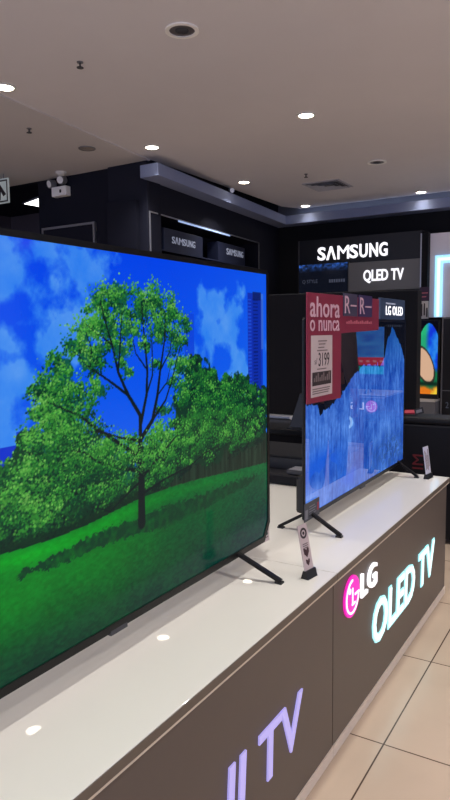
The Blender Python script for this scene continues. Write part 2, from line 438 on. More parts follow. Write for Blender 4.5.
    def fill(cl, col, k, cut):
        nn = fbm(w, h, 11, 4)
        d = np.zeros((h, w))
        for cx, cy, rad in cl: d = np.maximum(d, 1 - np.sqrt(((U - cx) / (rad * k)) ** 2 + ((V - cy) * asp / (rad * k * .72)) ** 2))
        return mixc(img, np.clip((d + (nn - .5) * 1.1 - cut) * 9, 0, 1) * (V > G + .004) * (d > .03), col)
    img = fill(bg, (10, 50, 36), 1.25, .12)
    leaves(bg, 170, dark, (1.2, 2.4)); leaves(bg, 40, mid, (1.0, 1.7))
    low = [(0.31, 0.42, 0.067), (0.352, 0.40, 0.070), (0.406, 0.395, 0.067), (0.468, 0.392, 0.061), (0.513, 0.372, 0.049), (0.301, 0.371, 0.061), (0.342, 0.352, 0.043), (0.386, 0.344, 0.037), (.26, .4, .07), (.2, .41, .08), (.12, .42, .09), (.04, .42, .09), (0.339, 0.543, 0.022), (0.338, 0.51, 0.026), (0.318, 0.47, 0.03), (0.372, 0.463, 0.055), (0.428, 0.444, 0.055), (.617, .385, .05), (.59, .37, .04)]
    img = fill(low, (12, 58, 36), 1.2, .1)
    leaves(low, 120, dark, (1.1, 2.2)); leaves(low, 75, mid, (1.0, 1.9)); leaves([(x, y + .018, r * .9) for x, y, r in low], 26, bri, (1.0, 1.6))
    # dark foot of the left trees
    fm = lawn == False
    foot = np.exp(-((V - G - .012) / .014) ** 2) * fm * (U < .56) * (.55 + .5 * (n2 - .5))
    img = mixc(img, foot, (8, 34, 26))
    # crown behind the branches
    crown = [(0.522, 0.873, 0.045), (0.482, 0.859, 0.033), (0.574, 0.864, 0.039), (0.613, 0.88, 0.039), (0.654, 0.852, 0.04), (0.448, 0.783, 0.04), (0.456, 0.718, 0.04), (0.428, 0.758, 0.028), (0.625, 0.794, 0.042), (0.667, 0.763, 0.034), (0.397, 0.69, 0.04), (0.374, 0.656, 0.036), (0.405, 0.65, 0.04), (0.501, 0.794, 0.036), (0.523, 0.741, 0.03), (0.548, 0.794, 0.03), (0.362, 0.609, 0.03), (0.394, 0.591, 0.045), (0.433, 0.62, 0.036), (0.475, 0.639, 0.028), (0.68, 0.687, 0.036), (0.69, 0.608, 0.036), (0.694, 0.814, 0.024), (0.478, 0.743, 0.026), (0.584, 0.752, 0.022), (0.412, 0.55, 0.052), (0.374, 0.535, 0.046), (0.451, 0.501, 0.05), (0.493, 0.463, 0.05), (0.591, 0.434, 0.05), (0.527, 0.411, 0.05), (.64, .44, .04), (.66, .64, .02), (.63, .56, .02), (.61, .7, .018), (.54, .68, .016)]
    img = fill(crown, (16, 84, 66), 1.0, .42)
    leaves(crown, 105, mid, (1.0, 1.8), .6)
    leaves([(.60, .47, .05), (.64, .49, .04), (.52, .46, .045), (.56, .42, .045), (.66, .44, .045), (.70, .42, .04), (.63, .41, .04), (.44, .47, .06), (.40, .5, .06)], 100, mid, (1.0, 1.9), .5)
    bark = (10, 26, 30)
    for pts, a, b in [([(0.564, 0.246), (0.565, 0.311), (0.566, 0.398), (0.565, 0.485)], 8.5, 5.5),
                      ([(0.565, 0.485), (0.598, 0.535), (0.613, 0.605), (0.622, 0.677), (0.636, 0.764), (0.64, 0.85)], 4.2, 1),
                      ([(0.565, 0.46), (0.567, 0.556), (0.539, 0.617), (0.517, 0.682), (0.505, 0.756), (0.489, 0.825), (0.482, 0.871)], 4.2, 1),
                      ([(0.566, 0.5), (0.567, 0.527), (0.584, 0.609), (0.588, 0.681), (0.582, 0.78), (0.577, 0.87)], 3.6, 1),
                      ([(0.539, 0.617), (0.494, 0.664), (0.456, 0.699), (0.427, 0.741)], 2.4, .8), ([(0.517, 0.682), (0.523, 0.754), (0.53, 0.85)], 2, .8),
                      ([(0.56, 0.44), (0.506, 0.5), (0.464, 0.542), (0.432, 0.583), (0.398, 0.607), (0.37, 0.628)], 3.6, 1),
                      ([(0.598, 0.535), (0.635, 0.587), (0.656, 0.65), (0.681, 0.748)], 2.4, .8), ([(0.561, 0.4), (0.515, 0.421), (0.47, 0.452), (0.44, 0.486), (0.41, 0.5)], 3.2, 1),
                      ([(0.569, 0.38), (0.617, 0.426), (0.653, 0.462), (0.692, 0.499)], 3, 1), ([(0.566, 0.33), (0.63, 0.352), (0.705, 0.368), (0.755, 0.396), (0.79, 0.402)], 2.2, .8),
                      ([(0.566, 0.37), (0.525, 0.341), (0.489, 0.312), (0.468, 0.329)], 2.4, .8), ([(0.563, 0.485), (0.517, 0.505), (0.484, 0.527), (0.442, 0.542)], 2, .8),
                      ([(0.584, 0.609), (0.601, 0.665), (0.602, 0.737), (0.598, 0.83)], 2, .8), ([(.622, .677), (.65, .73), (.66, .8)], 1.8, .8), ([(.613, .605), (.64, .64), (.655, .7)], 1.6, .7),
                      ([(.505, .756), (.47, .79), (.45, .81)], 1.6, .7), ([(.588, .681), (.56, .73), (.55, .79)], 1.6, .7), ([(.456, .699), (.46, .75), (.45, .79)], 1.4, .7)]:
        line(img, pts, a, b, bark)
    # leaves in front of the branches
    leaves([(x, y, r * .95) for x, y, r in crown], 34, bri, (.9, 1.5), .6)
    leaves([(0.63, .40, .04), (.5, .43, .05), (.44, .47, .05), (.59, .43, .035), (.66, .45, .04), (.69, .43, .03)], 60, mid, (.9, 1.6))
    line(img, [(0.564, 0.244), (0.565, 0.311), (0.566, 0.38)], 8.5, 6, bark)
    return np.clip(img, 0, 255)

def ice_picture(w=400, h=230):
    U, V = np.meshgrid(np.linspace(0, 1, w), np.linspace(0, 1, h))
    img = np.zeros((h, w, 3)); img[:] = (7, 10, 22)
    top = [(0.0, 0.585), (0.094, 0.57), (0.11, 0.50), (0.172, 0.52), (0.317, 0.60), (0.372, 0.667), (0.429, 0.702), (0.51, 0.731), (0.70, 0.715), (0.735, 0.766), (0.77, 0.877), (0.82, 0.95), (.835, .955), (0.887, 0.902), (0.944, 0.844), (1.004, 0.733)]
    n = fbm(w, h, 10, 4); T = np.interp(U, [p[0] for p in top], [p[1] for p in top]) + (n - .5) * .05
    ice = V < T
    streak = fbm(w, h, 4.5, 3, 5.0); big = fbm(w, h, 36, 5); fine = fbm(w, h, 4, 3, 1)
    lum = (.42 + .75 * (streak - .5) + .9 * (big - .5) + .35 * (fine - .5))
    lum = np.clip(lum, 0, 1)[..., None]
    col = np.array([14, 58, 158.]) * (1 - lum) + np.array([98, 152, 238.]) * lum
    deep = np.clip(np.exp(-((U - .13) / .16) ** 2 - ((V - .22) / .09) ** 2) * 1.3 + np.exp(-((U - .4) / .12) ** 2 - ((V - .08) / .06) ** 2), 0, 1) * (.45 + .6 * (big > .48))
    col = mixc(col, deep * .75, (14, 84, 214))
    pale = np.exp(-((U - .08) / .12) ** 2 - ((V - .07) / .09) ** 2)
    col = mixc(col, pale * .55 * (.5 + n), (128, 166, 250))
    peak = ((U > .74) & (V > .62)).astype(float)
    col = mixc(col, peak * np.clip((V - .6) * 2.2, 0, .75), (16, 76, 150))
    low = np.exp(-((U - .85) / .25) ** 2 - ((V - .12) / .12) ** 2)
    col = mixc(col, low * .6 * (fine > .5), (30, 60, 110))
    img = np.where(ice[..., None], col, img)
    # faint caption line at the top right of the picture
    cap = (V > .966) & (V < .982) & (U > .76) & (U < .95) & (np.sin(U * 260) > -.3)
    img = mixc(img, cap * .6, (70, 76, 92))
    return np.clip(img, 0, 255)

def bands_picture(w=90, h=60):
    U, V = np.meshgrid(np.linspace(0, 1, w), np.linspace(0, 1, h)); n = fbm(w, h, 14, 4, .5)
    img = np.zeros((h, w, 3)); img[:] = (8, 10, 16)
    img = np.where((V > .49)[..., None], np.stack([20 + 60 * n, 70 + 110 * n, 190 + 60 * n], -1), img)
    img = mixc(img, ((V > .345) & (V <= .475)) * 1.0, (214, 40, 66)); img = mixc(img, ((V > .39) & (V < .43) & (np.sin(U * 90) > 0)) * .6, (240, 200, 200))
    img = mixc(img, ((V > .20) & (V <= .33)) * 1.0, (16, 176, 168))
    return np.clip(img, 0, 255)
def swirl_picture(w=120, h=90):
    U, V = np.meshgrid(np.linspace(0, 1, w), np.linspace(0, 1, h)); n = fbm(w, h, 18, 4)
    img = np.zeros((h, w, 3))
    img[:] = (20, 96, 225)
    a = np.sin(U * 40 - V * 9 + n * 5)
    img = mixc(img, np.clip(a, 0, 1) * .7, (20, 34, 210)); img = mixc(img, np.clip(-a, 0, 1) * .5, (70, 170, 240))
    img = mixc(img, np.clip((.935 - U) * 30, 0, 1) * np.clip((V - .4) * 4, 0, 1) * .8, (40, 190, 90))
    img = mixc(img, np.clip((.42 - V) * 8 + (n - .5) * 3, 0, 1), (18, 110, 70))
    img = mixc(img, np.clip((.16 - V) * 14 + (n - .5) * 3, 0, 1), (224, 120, 30)); img = mixc(img, np.clip((.1 - V) * 14 + (n - .4) * 4, 0, 1) * (U > .95), (236, 200, 60))
    e = ((U - .895 - (.42 - V) * .16) / .07) ** 2 + ((V - .40) / .25) ** 2
    img = mixc(img, (e < 1) * 1.0, (212, 172, 142)); img = mixc(img, ((e > .85) & (e < 1.15)) * .8, (40, 30, 30))
    img = mixc(img, np.exp(-((V - .14) / .03) ** 2) * .9, (14, 34, 26))
    img = mixc(img, ((V > .96 - (U - .93) ** 2 * 34)) * 1.0, (8, 8, 20))
    return np.clip(img, 0, 255)
def night_picture(w=120, h=40):
    U, V = np.meshgrid(np.linspace(0, 1, w), np.linspace(0, 1, h)); n = fbm(w, h, 6, 3, .4)
    img = np.zeros((h, w, 3)); img[:] = (14, 18, 30)
    k = np.clip((V - .72) * 5, 0, 1) * np.clip(n * 1.7 - .35, 0, 1)
    return mixc(img, k, (60, 120, 235))

# ================================================================ THE SETTING
ZC = 3.17
struct('floor', MB().wbox(-10, 12, -4, 14, -0.1, 0), floor_mat())
cm = MB().prism(FZ, [(-3.78, -4), (12, -4), (12, 14), (9, 14), (9, 9.36), (-4.30, 9.33), (-4.46, 9.0), (-4.45, 5.8), (-4.235, 3.826)], ZC, ZC + .1)
struct('ceiling', cm, M['ceiling'])
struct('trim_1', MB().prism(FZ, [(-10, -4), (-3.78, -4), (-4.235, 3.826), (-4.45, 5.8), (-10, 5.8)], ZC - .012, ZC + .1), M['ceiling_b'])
struct('trim_2', MB().wbox(-10, 12, 5.8, 14, 3.5, 3.6), M['navy'])
# lighting ledge round the top of the walls
led = MB().prism(FZ, [(-4.47, 5.645), (-4.23, 5.645), (-4.53, 9.28), (3.0, 9.28), (3.0, 9.52), (-4.79, 9.52)], 2.95, 3.08)
struct('trim_3', led, M['ledge'], .004)
struct('trim_5', MB().wbox(-5.3, 9, 9.505, 9.519, 3.09, 3.5), M['recess_lit'])  # paler band for the lit recess wall, its light put into the colour
struct('wall_stub', MB().wbox(-6.17, -4.47, 5.8, 6.0, 0, 3.5), M['navy'])
struct('trim_4', MB().wbox(-5.02, -4.47, 5.76, 5.81, 0, ZC - .012), M['navy_light'], .004)
A = Vector((-4.47, 5.8, 0)); B = Vector((-4.77, 9.5, 0))
dl = (B - A).normalized(); FL = Frame(A, dl, (dl.y, -dl.x, 0))
wl = MB()
wl.box(FL, 0, 4.2, 2.62, 3.5, -.12, 0); wl.box(FL, 0, 4.2, 0, 2.2, -.12, 0)
wl.box(FL, 2.93, 4.2, 2.2, 2.62, -.12, 0); wl.box(FL, 0, 4.2, 2.2, 2.62, -.5, -.42)
wl.box(FL, 2.93, 3.05, 2.2, 2.62, -.5, -.12); wl.box(FL, -.1, -.0, 2.2, 2.62, -.5, -.12); wl.box(FL, -.1, 3.05, 2.62, 2.75, -.5, -.12); wl.box(FL, -.1, 3.05, 2.1, 2.2, -.5, -.12)
struct('wall_left', wl, M['navy'])
struct('wall_back', MB().wbox(-5.3, 9, 9.52, 9.65, 0, 3.5), M['matte'])
struct('wall_far_left', MB().wbox(-10, -5.9, 8.6, 8.7, 0, 3.5), M['plum'])
struct('wall_side', MB().wbox(-10, -9.9, -4, 8.6, 0, 3.5), M['plum'])

# ================================================================ CEILING FITTINGS
def lamp_data(name, power, size=0.13, col=(1, 0.97, 0.93)):
    l = bpy.data.lights.new(name, 'AREA'); l.shape = 'DISK'; l.size = size; l.energy = power; l.color = col; l.spread = math.radians(104)
    return l
POWER = 9.0
DL = lamp_data('downlight_lamp', POWER)
DLB = lamp_data('downlight_lamp', .8)
def make_downlight(loc, label):
    t = thing('downlight', loc, label, 'ceiling light', 'lit downlights in the ceiling')
    Fz = FZ.moved(loc[0], loc[1], loc[2])
    part('trim_ring', MB().ring(Fz, 0, 0, .064, .084, -.008, .004), M['white'], t, smooth=False)
    part('lens', MB().dome(Fz, 0, 0, .065, -.004, -.004), M['lamp_warm'], t, smooth=True)
    l = bpy.data.objects.new('lamp', DL); C.objects.link(l); l.parent = t; l.location = (0, 0, -.03)
    return t
spots = [((-4.077, 3.544), 'lit downlight cut off by the left edge of the picture'),
         ((-2.436, 5.395), 'lit downlight with warm halo, largest one in the middle of the ceiling'),
         ((-4.139, 5.43), 'lit downlight nearest the dark ceiling corner above the green tree television'),
         ((-4.134, 7.291), 'lit downlight to the left of the square air vent'),
         ((-4.142, 9.15), 'lit downlight between the air vent and the back ledge corner'),
         ((-2.439, 9.168), 'lit downlight at the right, close to the back lighting ledge')]
d0 = make_downlight((*spots[0][0], ZC), spots[0][1])
for (x, y), lab in spots[1:]:
    c = copy_tree(d0); c.location = (x, y, ZC); c['label'] = lab
    for ch in c.children:
        if ch.type == 'LIGHT' and y > 8.5: ch.data = DLB
# lamps of the same grid, outside the frame
for x in (-4.1, -2.43, -0.73, 0.98, 2.7, 4.4, 6.1):
    for y in (-2.2, -0.3, 1.6, 3.5, 5.4, 7.3, 9.1):
        if any(abs(x - p[0][0]) < .3 and abs(y - p[0][1]) < .4 for p in spots): continue
        if (abs(x + 2.43) < .1 and (abs(y - 3.5) < .1 or abs(y - 7.3) < .1)): continue
        l = bpy.data.objects.new('downlight_lamp', DLB if y > 8.5 else DL); C.objects.link(l); l.location = (x, y, ZC - .03)
def unlit(loc, label, r=.1):
    t = thing('unlit_downlight', loc, label, 'ceiling light', 'unlit downlights')
    Fz = FZ.moved(loc[0], loc[1], loc[2])
    part('trim_ring', MB().ring(Fz, 0, 0, r * .80, r * 1.06, -.009, .004), M['ring_white'], t)
    part('reflector', MB().ring(Fz, 0, 0, .02, r * .86, -.003, .002), M['bowl'], t)
    b = MB().dome(Fz, 0, 0, r * .42, -.004, -.012); part('bulb', b, M['dgrey'], t, smooth=True)
unlit((-2.419, 3.505, ZC), 'large unlit round downlight near the top of the picture')
unlit((-2.43, 7.286, ZC), 'unlit round downlight right of the square air vent', .1)
t = thing('ceiling_speaker', (-4.678, 5.069, ZC - .012), 'round grey ceiling speaker above the emergency light', 'speaker')
Fz = FZ.moved(-4.678, 5.069, ZC - .012)
part('rim', MB().ring(Fz, 0, 0, .07, .085, -.008, .004), M['grey'], t); part('grille', MB().dome(Fz, 0, 0, .072, -.003, -.006), M['speaker'], t, smooth=True)
def sprinkler(x, y, z, label):
    t = thing('sprinkler', (x, y, z), label, 'sprinkler', 'fire sprinklers on the ceiling')
    Fz = FZ.moved(x, y, z)
    part('escutcheon', MB().disc(Fz, 0, 0, .022, -.006, .002, 20), M['grey'], t)
    part('stem', MB().tube([(x, y, z), (x, y, z - .035)], .006), M['dgrey'], t)
    part('deflector', MB().disc(Fz, 0, 0, .024, -.04, -.036, 16), M['dgrey'], t)
sprinkler(-3.283, 3.515, ZC, 'small sprinkler nearest the large unlit downlight')
sprinkler(-4.667, 4.309, ZC - .012, 'small sprinkler on the ceiling left of the round speaker')
sprinkler(-3.318, 7.348, ZC, 'small sprinkler just in front of the square air vent')
t = thing('smoke_detector', (-5.6, 5.62, ZC - .012), 'pale round smoke detector above the emergency light heads', 'smoke detector')
part('base', MB().disc(FZ.moved(-5.6, 5.62, ZC - .012), 0, 0, .065, -.02, .0), M['white'], t)
part('cap', MB().dome(FZ.moved(-5.6, 5.62, ZC - .032), 0, 0, .05, 0, -.025), M['white'], t, smooth=True)
# square vent
vx, vy = -3.33, 8.05
t = thing('air_vent', (vx, vy, ZC), 'square ceiling air vent with angled vanes', 'air vent')
Fz = FZ.moved(vx, vy, ZC)
fr = MB()
for a, b, c, d in ((-.25, .25, .21, .25), (-.25, .25, -.25, -.21), (-.25, -.21, -.21, .21), (.21, .25, -.21, .21)): fr.box(Fz, a, b, c, d, -.008, .003)
part('frame', fr, M['ventm'], t)
part('backing', MB().box(Fz, -.22, .22, -.22, .22, -.002, .002), M['ventd'], t)
for k, (ax, s) in enumerate((('s', 1), ('s', -1), ('z', 1), ('z', -1))):
    v = MB()
    for r0 in (.06, .12, .18):
        r1 = r0 + .035
        P = [(-r0, r0 * s, -.003), (r0, r0 * s, -.003), (r1, r1 * s, -.022), (-r1, r1 * s, -.022)]
        P = [(a, b, n) if ax == 'z' else (b, a, n) for a, b, n in P]
        v.add([Fz(a, b, n) for a, b, n in P] + [Fz(a, b, n + .002) for a, b, n in P], [(0, 1, 2, 3), (7, 6, 5, 4), (0, 4, 5, 1), (1, 5, 6, 2), (2, 6, 7, 3), (3, 7, 4, 0)])
    part('vane', v, M['ventm'], t)
# small spot camera on the ledge
t = thing('spotlight', (-4.42, 7.38, 3.08), 'tiny silver spotlight standing on the left ledge under the ceiling edge', 'spotlight')
part('bracket', MB().tube([(-4.42, 7.38, 3.08), (-4.38, 7.37, 3.11)], .012), M['dgrey'], t)
part('head', MB().tube([(-4.40, 7.40, 3.12), (-4.33, 7.33, 3.10)], .03, 14), M['silver'], t)

# exit sign
t = thing('exit_sign', (-6.35, 5.3, ZC - .012), 'white exit sign with dark arrow, hung at the left edge', 'exit sign')
Fe = Frame((-6.40, 5.3, 2.955), (1, 0.02, 0), (0.02, -1, 0))
part('plate', MB().box(Fe, -.28, .28, -.13, .15, -.012, 0), M['exit_white'], t)
b = MB()
for a in ((-.262, .262, .118, .134), (-.262, .262, -.114, -.098), (-.262, -.246, -.098, .118), (.246, .262, -.098, .118)): b.box(Fe, *a, 0, .003)
part('border', b, M['ink'], t)
part('arrow', MB().prism(Fe, [(.04, .06), (.13, .1), (.235, -.03), (.19, -.05), (.15, .01), (.14, -.09), (.08, -.09), (.085, .02)], 0, .003), M['ink'], t)
for s in (-.2, .2): part('rod', MB().tube([Fe(s, .15, -.006), Fe(s, .21, -.006)], .004), M['grey'], t)

# emergency light on the stub wall
t = thing('emergency_light', (-5.79, 5.8, 2.91), 'white twin head emergency light on the dark wall', 'emergency light')
part('housing', MB().box(FY, -5.865, -5.63, 2.925, 3.035, -5.8, -5.72), M['ring_white'], t, .008)
part('button', MB().box(FY, -5.73, -5.705, 2.96, 2.995, -5.72, -5.715), M['ink'], t)
for x, dz, dx in ((-5.87, .035, -.02), (-5.71, .06, .02)):
    c = Vector((x, 5.74, 3.05 + dz))
    h = part('lamp_head', MB().tube([c + Vector((0, .035, 0)), c + Vector((dx * .5, -.035, -.01))], .05, 20), M['grey'], t)
    part('lens', MB().tube([c + Vector((dx * .5, -.035, -.01)), c + Vector((dx * .6, -.042, -.012))], .04, 20), M['ring_white'], h)
    part('bracket', MB().tube([(x, 5.76, 3.04), c], .014), M['dgrey'], t)

# fluorescent fitting behind the stub wall
t = thing('hanging_batten_light', (-7.0, 6.7, ZC), 'short bright batten light hanging beyond the dark wall at left', 'light')
Fb = Frame((-7.58, 7.0, 3.16), (1, -.1, 0), (-.1, -1, 0))
part('lit_lens', MB().prism(Fb, [(-.2, .10), (.22, .14), (.24, .0)], -.12, .0), M['tube'], t)
part('cap', MB().prism(Fb, [(-.26, .11), (.22, .17), (.22, .14), (-.2, .10)], -.13, .01), M['grey'], t)
part('rod', MB().box(Fb, .17, .2, .16, .34, -.08, -.05), M['grey'], t)

# silver framed dark panel on the stub wall
t = thing('framed_panel', (-5.67, 5.76, 1.4), 'dark panel with thin silver frame rising behind the large television', 'panel')
part('panel', MB().box(FY, -6.09, -5.27, 1.4, 2.58, -5.8, -5.775), M['navy'], t)
f = MB()
f.box(FY, -6.1, -5.25, 2.565, 2.59, -5.8, -5.765); f.box(FY, -6.1, -6.08, 1.4, 2.565, -5.8, -5.765); f.box(FY, -5.275, -5.25, 1.4, 2.565, -5.8, -5.765)
part('frame', f, M['silver'], t)

# ================================================================ WALL NICHE WITH TWO DARK SIGN BOXES
t = thing('display_cabinet', tuple(FL(1.4, 2.2, 0)), 'recessed wall cabinet with silver frame and light strip, behind the large television', 'cabinet')
f = MB(); f.box(FL, -.02, -.004, 2.2, 2.63, .0, .012); f.box(FL, 2.92, 2.935, 2.2, 2.63, .0, .012); f.box(FL, -.004, 2.92, 2.617, 2.63, .0, .012)
part('frame', f, M['silver'], t)
part('shelf', MB().box(FL, .03, 2.9, 2.235, 2.25, -.42, .0), M['boxnavy'], t)
part('light_strip', MB().box(FL, .6, 1.95, 2.6, 2.617, .0, .014), M['led'], t, label='glowing white light strip')
part('back_panel', MB().box(FL, .03, 2.9, 2.2, 2.6, -.42, -.41), M['navy'], t)
for (a, b, ta, tb, tz0, tz1), lab in (((.33, 1.25, .50, 1.05, 2.345, 2.425), 'navy sign box with grey lettering, left one in the wall cabinet'),
                                 ((1.68, 2.52, 1.92, 2.45, 2.36, 2.445), 'navy sign box with grey lettering, right one in the wall cabinet')):
    q = thing('sign_box', tuple(FL((a + b) / 2, 2.25, -.12)), lab, 'sign', 'sign boxes in the wall cabinet')
    part('case', MB().box(FL, a, b, 2.25, 2.505, -.2, -.03), M['boxnavy'], q, .006)
    letters('lettering', WIDE, FL, ta, tb, tz0, tz1, M['sign_dim'], q, -.03, -.026, .012)

# ================================================================ SIGN WALL AT THE BACK
Fb = Frame((0, 9.0, 0), (1, -.02, 0), (-.02, -1, 0))
def bz(x): return -0.02 * 0
t = thing('sign_board', (-3.3, 9.0, 0), 'black sign board with big glowing white lettering across its top', 'sign')
part('panel', MB().box(FY, -4.19, -2.367, 1.2, 2.64, -9.3, -9.03), M['signblack'], t)
part('edge_strip', MB().box(FY, -4.2, -4.18, 1.2, 2.64, -9.3, -9.02), M['dgrey'], t)
letters('lettering', WIDE, FY, -3.885, -2.845, 2.335, 2.525, M['sign_white'], t, -9.03, -9.012, .022)
part('bracket', MB().box(FY, -3.9, -3.8, 1.9, 2.0, -9.52, -9.3), M['matte'], t); part('bracket', MB().box(FY, -2.8, -2.7, 1.9, 2.0, -9.52, -9.3), M['matte'], t)
t = thing('lettered_light_box', (-2.86, 8.99, 1.86), 'grey sign plate with white lettering below the big sign', 'sign')
part('plate', MB().box(FY, -3.38, -2.366, 1.862, 2.262, -9.005, -8.94), M['qled'], t, .004)
text('lettering', 'QLED TV', FY, -3.157, -2.590, 1.965, 2.15, M['sign_white'], t, -8.94, -8.93, .02)
t = thing('menu_screen', (-3.77, 8.99, 1.86), 'dim dark screen with blue top edge left of the grey sign plate', 'screen')
part('case', MB().box(FY, -4.165, -3.39, 1.862, 2.29, -9.005, -8.96), M['black'], t)
SM = screen_mat('screen_dim', .8, .1)
picture('picture', FY, -4.155, -3.40, 1.87, 2.28, -8.958, night_picture(), SM, t)
text('lettering', 'Q STYLE', FY, -4.1, -3.86, 2.0, 2.06, M['sign_grey'], t, -8.957, -8.955, .0)
b = MB()
for k in range(7): b.box(FY, -3.68 + k * .036, -3.655 + k * .036, 2.005, 2.05, -8.957, -8.955)
part('lettering', b, M['sign_grey'], t)
# post with two cards
t = thing('display_post', (-2.3, 8.95, 0), 'black post with silver edge right of the lettered signs', 'post')
part('post', MB().box(FY, -2.345, -2.262, 0, 2.6, -9.0, -8.9), M['matte'], t); part('edge_strip', MB().box(FY, -2.362, -2.345, 0, 2.58, -9.0, -8.9), M['silver'], t)
t = thing('price_card', (-2.295, 8.9, 1.69), 'dark purple card on the black post above a white card', 'card')
part('card', MB().box(FY, -2.358, -2.232, 1.695, 1.875, -8.9, -8.89), M['purple'], t)
b = MB()
for k in range(2): b.box(FY, -2.33, -2.27 + .02 * k, 1.74 + k * .05, 1.752 + k * .05, -8.89, -8.888)
part('print', b, M['pinkred_ink'], t)
t = thing('price_card', (-2.295, 8.9, 1.45), 'white card with sideways dark print on the black post', 'card')
part('card', MB().box(FY, -2.356, -2.24, 1.455, 1.69, -8.9, -8.89), M['white'], t)
b = MB()
for k, (a0, a1) in enumerate(((1.49, 1.65), (1.5, 1.66), (1.48, 1.6))): b.box(FY, -2.335 + k * .034, -2.318 + k * .034, a0, a1, -8.89, -8.888)
part('print', b, M['ink'], t)
# pale panel with neon outline
t = thing('neon_display_panel', (-1.6, 9.2, 1.48), 'pale display panel with blue white neon outline at the right edge', 'light panel')
part('panel', MB().box(FY, -2.258, -.9, 1.475, 2.58, -9.25, -9.0), M['panelgrey'], t)
n = MB().box(FY, -2.185, -2.085, 1.478, 2.285, -9.0, -8.965).box(FY, -2.085, -.92, 2.185, 2.285, -9.0, -8.965)
part('neon_frame', n, M['neon'], t, .006, label='glowing pale blue outline')
part('neon_core', MB().box(FY, -2.15, -2.118, 1.48, 2.25, -8.965, -8.958).box(FY, -2.118, -.94, 2.218, 2.25, -8.965, -8.958), M['neon_core'], t, label='white core of the outline')
# colourful television on a pale plinth
t = thing('display_plinth', (-2.9, 8.7, 0), 'low pale grey plinth under the colourful television', 'plinth')
part('body', MB().box(FY, -3.75, -2.06, 0, .37, -8.88, -8.62), M['grey'], t); part('top', MB().box(FY, -3.75, -2.06, .37, .40, -8.88, -8.61), M['white'], t)
t = thing('television', (-2.95, 8.76, .40), 'television with vivid swirling picture standing on the pale plinth', 'television')
part('cabinet', MB().box(FY, -3.74, -2.055, .40, 1.44, -8.8, -8.73), M['black'], t)
SV = screen_mat('screen_vivid', 1.0, .08)
picture('picture', FY, -3.73, -2.068, .463, 1.43, -8.728, swirl_picture(300, 120), SV, t)
tag(part('display_upright', MB().box(FY, -2.054, -2.03, 0, 1.475, -8.98, -8.9), M['panelgrey']), 'slim pale upright between the colourful television and the dark panel', 'panel')
t = thing('information_kiosk', (-1.6, 8.8, 0), 'tall dark panel with thin grey border at the right edge', 'panel')
part('panel', MB().box(FY, -2.025, -1.2, .1, 1.46, -8.9, -8.8), M['signblack'], t)
f = MB(); f.box(FY, -2.035, -1.2, 1.445, 1.465, -8.9, -8.79); f.box(FY, -2.035, -2.018, .1, 1.445, -8.9, -8.79)
f.box(FY, -2.018, -1.2, .505, .515, -8.8, -8.795)
part('border', f, M['grey'], t)
part('foot', MB().box(FY, -2.0, -1.25, 0, .1, -8.9, -8.82), M['black'], t)
text('mark', '2', FY, -1.97, -1.93, .28, .36, M['sign_grey'], t, -8.8, -8.797)

# ================================================================ BLACK PARTITION, DESK AND BENCH BEHIND
tag(part('display_partition', MB().prism(FY, [(-3.4, 0), (-1.392, 0), (-1.392, 1.618), (-3.4, 1.642)], -5.32, -5.2), M['matte'], bevel=.006), 'tall black partition standing behind the two televisions', 'partition')
t = thing('desk', (-2.0, 3.75, 0), 'black desk between the televisions, behind the white display counter', 'desk')
part('top', MB().wbox(-2.9, -1.40, 3.5, 4.0, .685, .72), M['gloss'], t, .004)
part('front_panel', MB().wbox(-2.88, -1.42, 3.56, 3.59, .0, .685), M['matte'], t)
part('side_panel', MB().wbox(-2.88, -2.85, 3.59, 3.95, .0, .685), M['matte'], t); part('side_panel', MB().wbox(-1.45, -1.42, 3.59, 3.95, .0, .685), M['matte'], t)
t = thing('soundbar', (-2.1, 3.93, .72), 'slim silver grey soundbar at the back of the black desk', 'soundbar')
part('body', MB().box(FY, -2.4, -1.83, .722, .745, -3.97, -3.9), M['silver'], t, .006)
part('foot', MB().wbox(-2.3, -2.25, 3.91, 3.95, .72, .7225), M['black'], t); part('foot', MB().wbox(-2.0, -1.95, 3.91, 3.95, .72, .7225), M['black'], t)
part('knob', MB().tube([(-1.86, 3.9, .735), (-1.86, 3.885, .735)], .012, 14), M['white'], t)
t = thing('tablet_stand', (-1.64, 3.58, .72), 'black leaning tablet on the desk, half hidden by the waterfall television', 'tablet')
Ft = Tilt((-1.72, 3.56, .725), (1, 0, 0), (.12, .18, 1), (0, -1, .18))
part('screen', MB().prism(Ft, [(0, 0), (.26, 0), (.26, .21), (.03, .21)], -.012, 0), M['black'], t, .003)
part('foot', MB().wbox(-1.72, -1.48, 3.53, 3.68, .72, .727), M['black'], t)
# soundbar and media box at the back of the counter
t = thing('soundbar', (-1.4, 2.75, .588), 'long black soundbar lying on the white counter behind the televisions', 'soundbar')
part('body', MB().box(FY, -1.95, -1.06, .59, .637, -2.82, -2.705), M['black'], t, .006)
part('grille', MB().box(FY, -1.93, -1.08, .595, .632, -2.705, -2.7), M['matte'], t)
t = thing('speaker_cabinet', (-1.5, 3.0, .588), 'low black speaker cabinet on the white counter behind the black soundbar', 'speaker')
part('cabinet', MB().wbox(-1.95, -1.07, 2.84, 3.2, .588, .70), M['matte'], t, .006)
part('grille', MB().box(FY, -1.93, -1.09, .588 + .015, .688, -2.84, -2.836), M['black'], t)
t = thing('media_box', (-1.24, 2.77, .637), 'small grey media box resting on the black soundbar', 'box')
part('case', MB().wbox(-1.325, -1.13, 2.73, 2.81, .6375, .662), M['grey'], t, .006)
part('front', MB().box(FY, -1.33, -1.135, .641, .66, -2.73, -2.727), M['dgrey'], t)
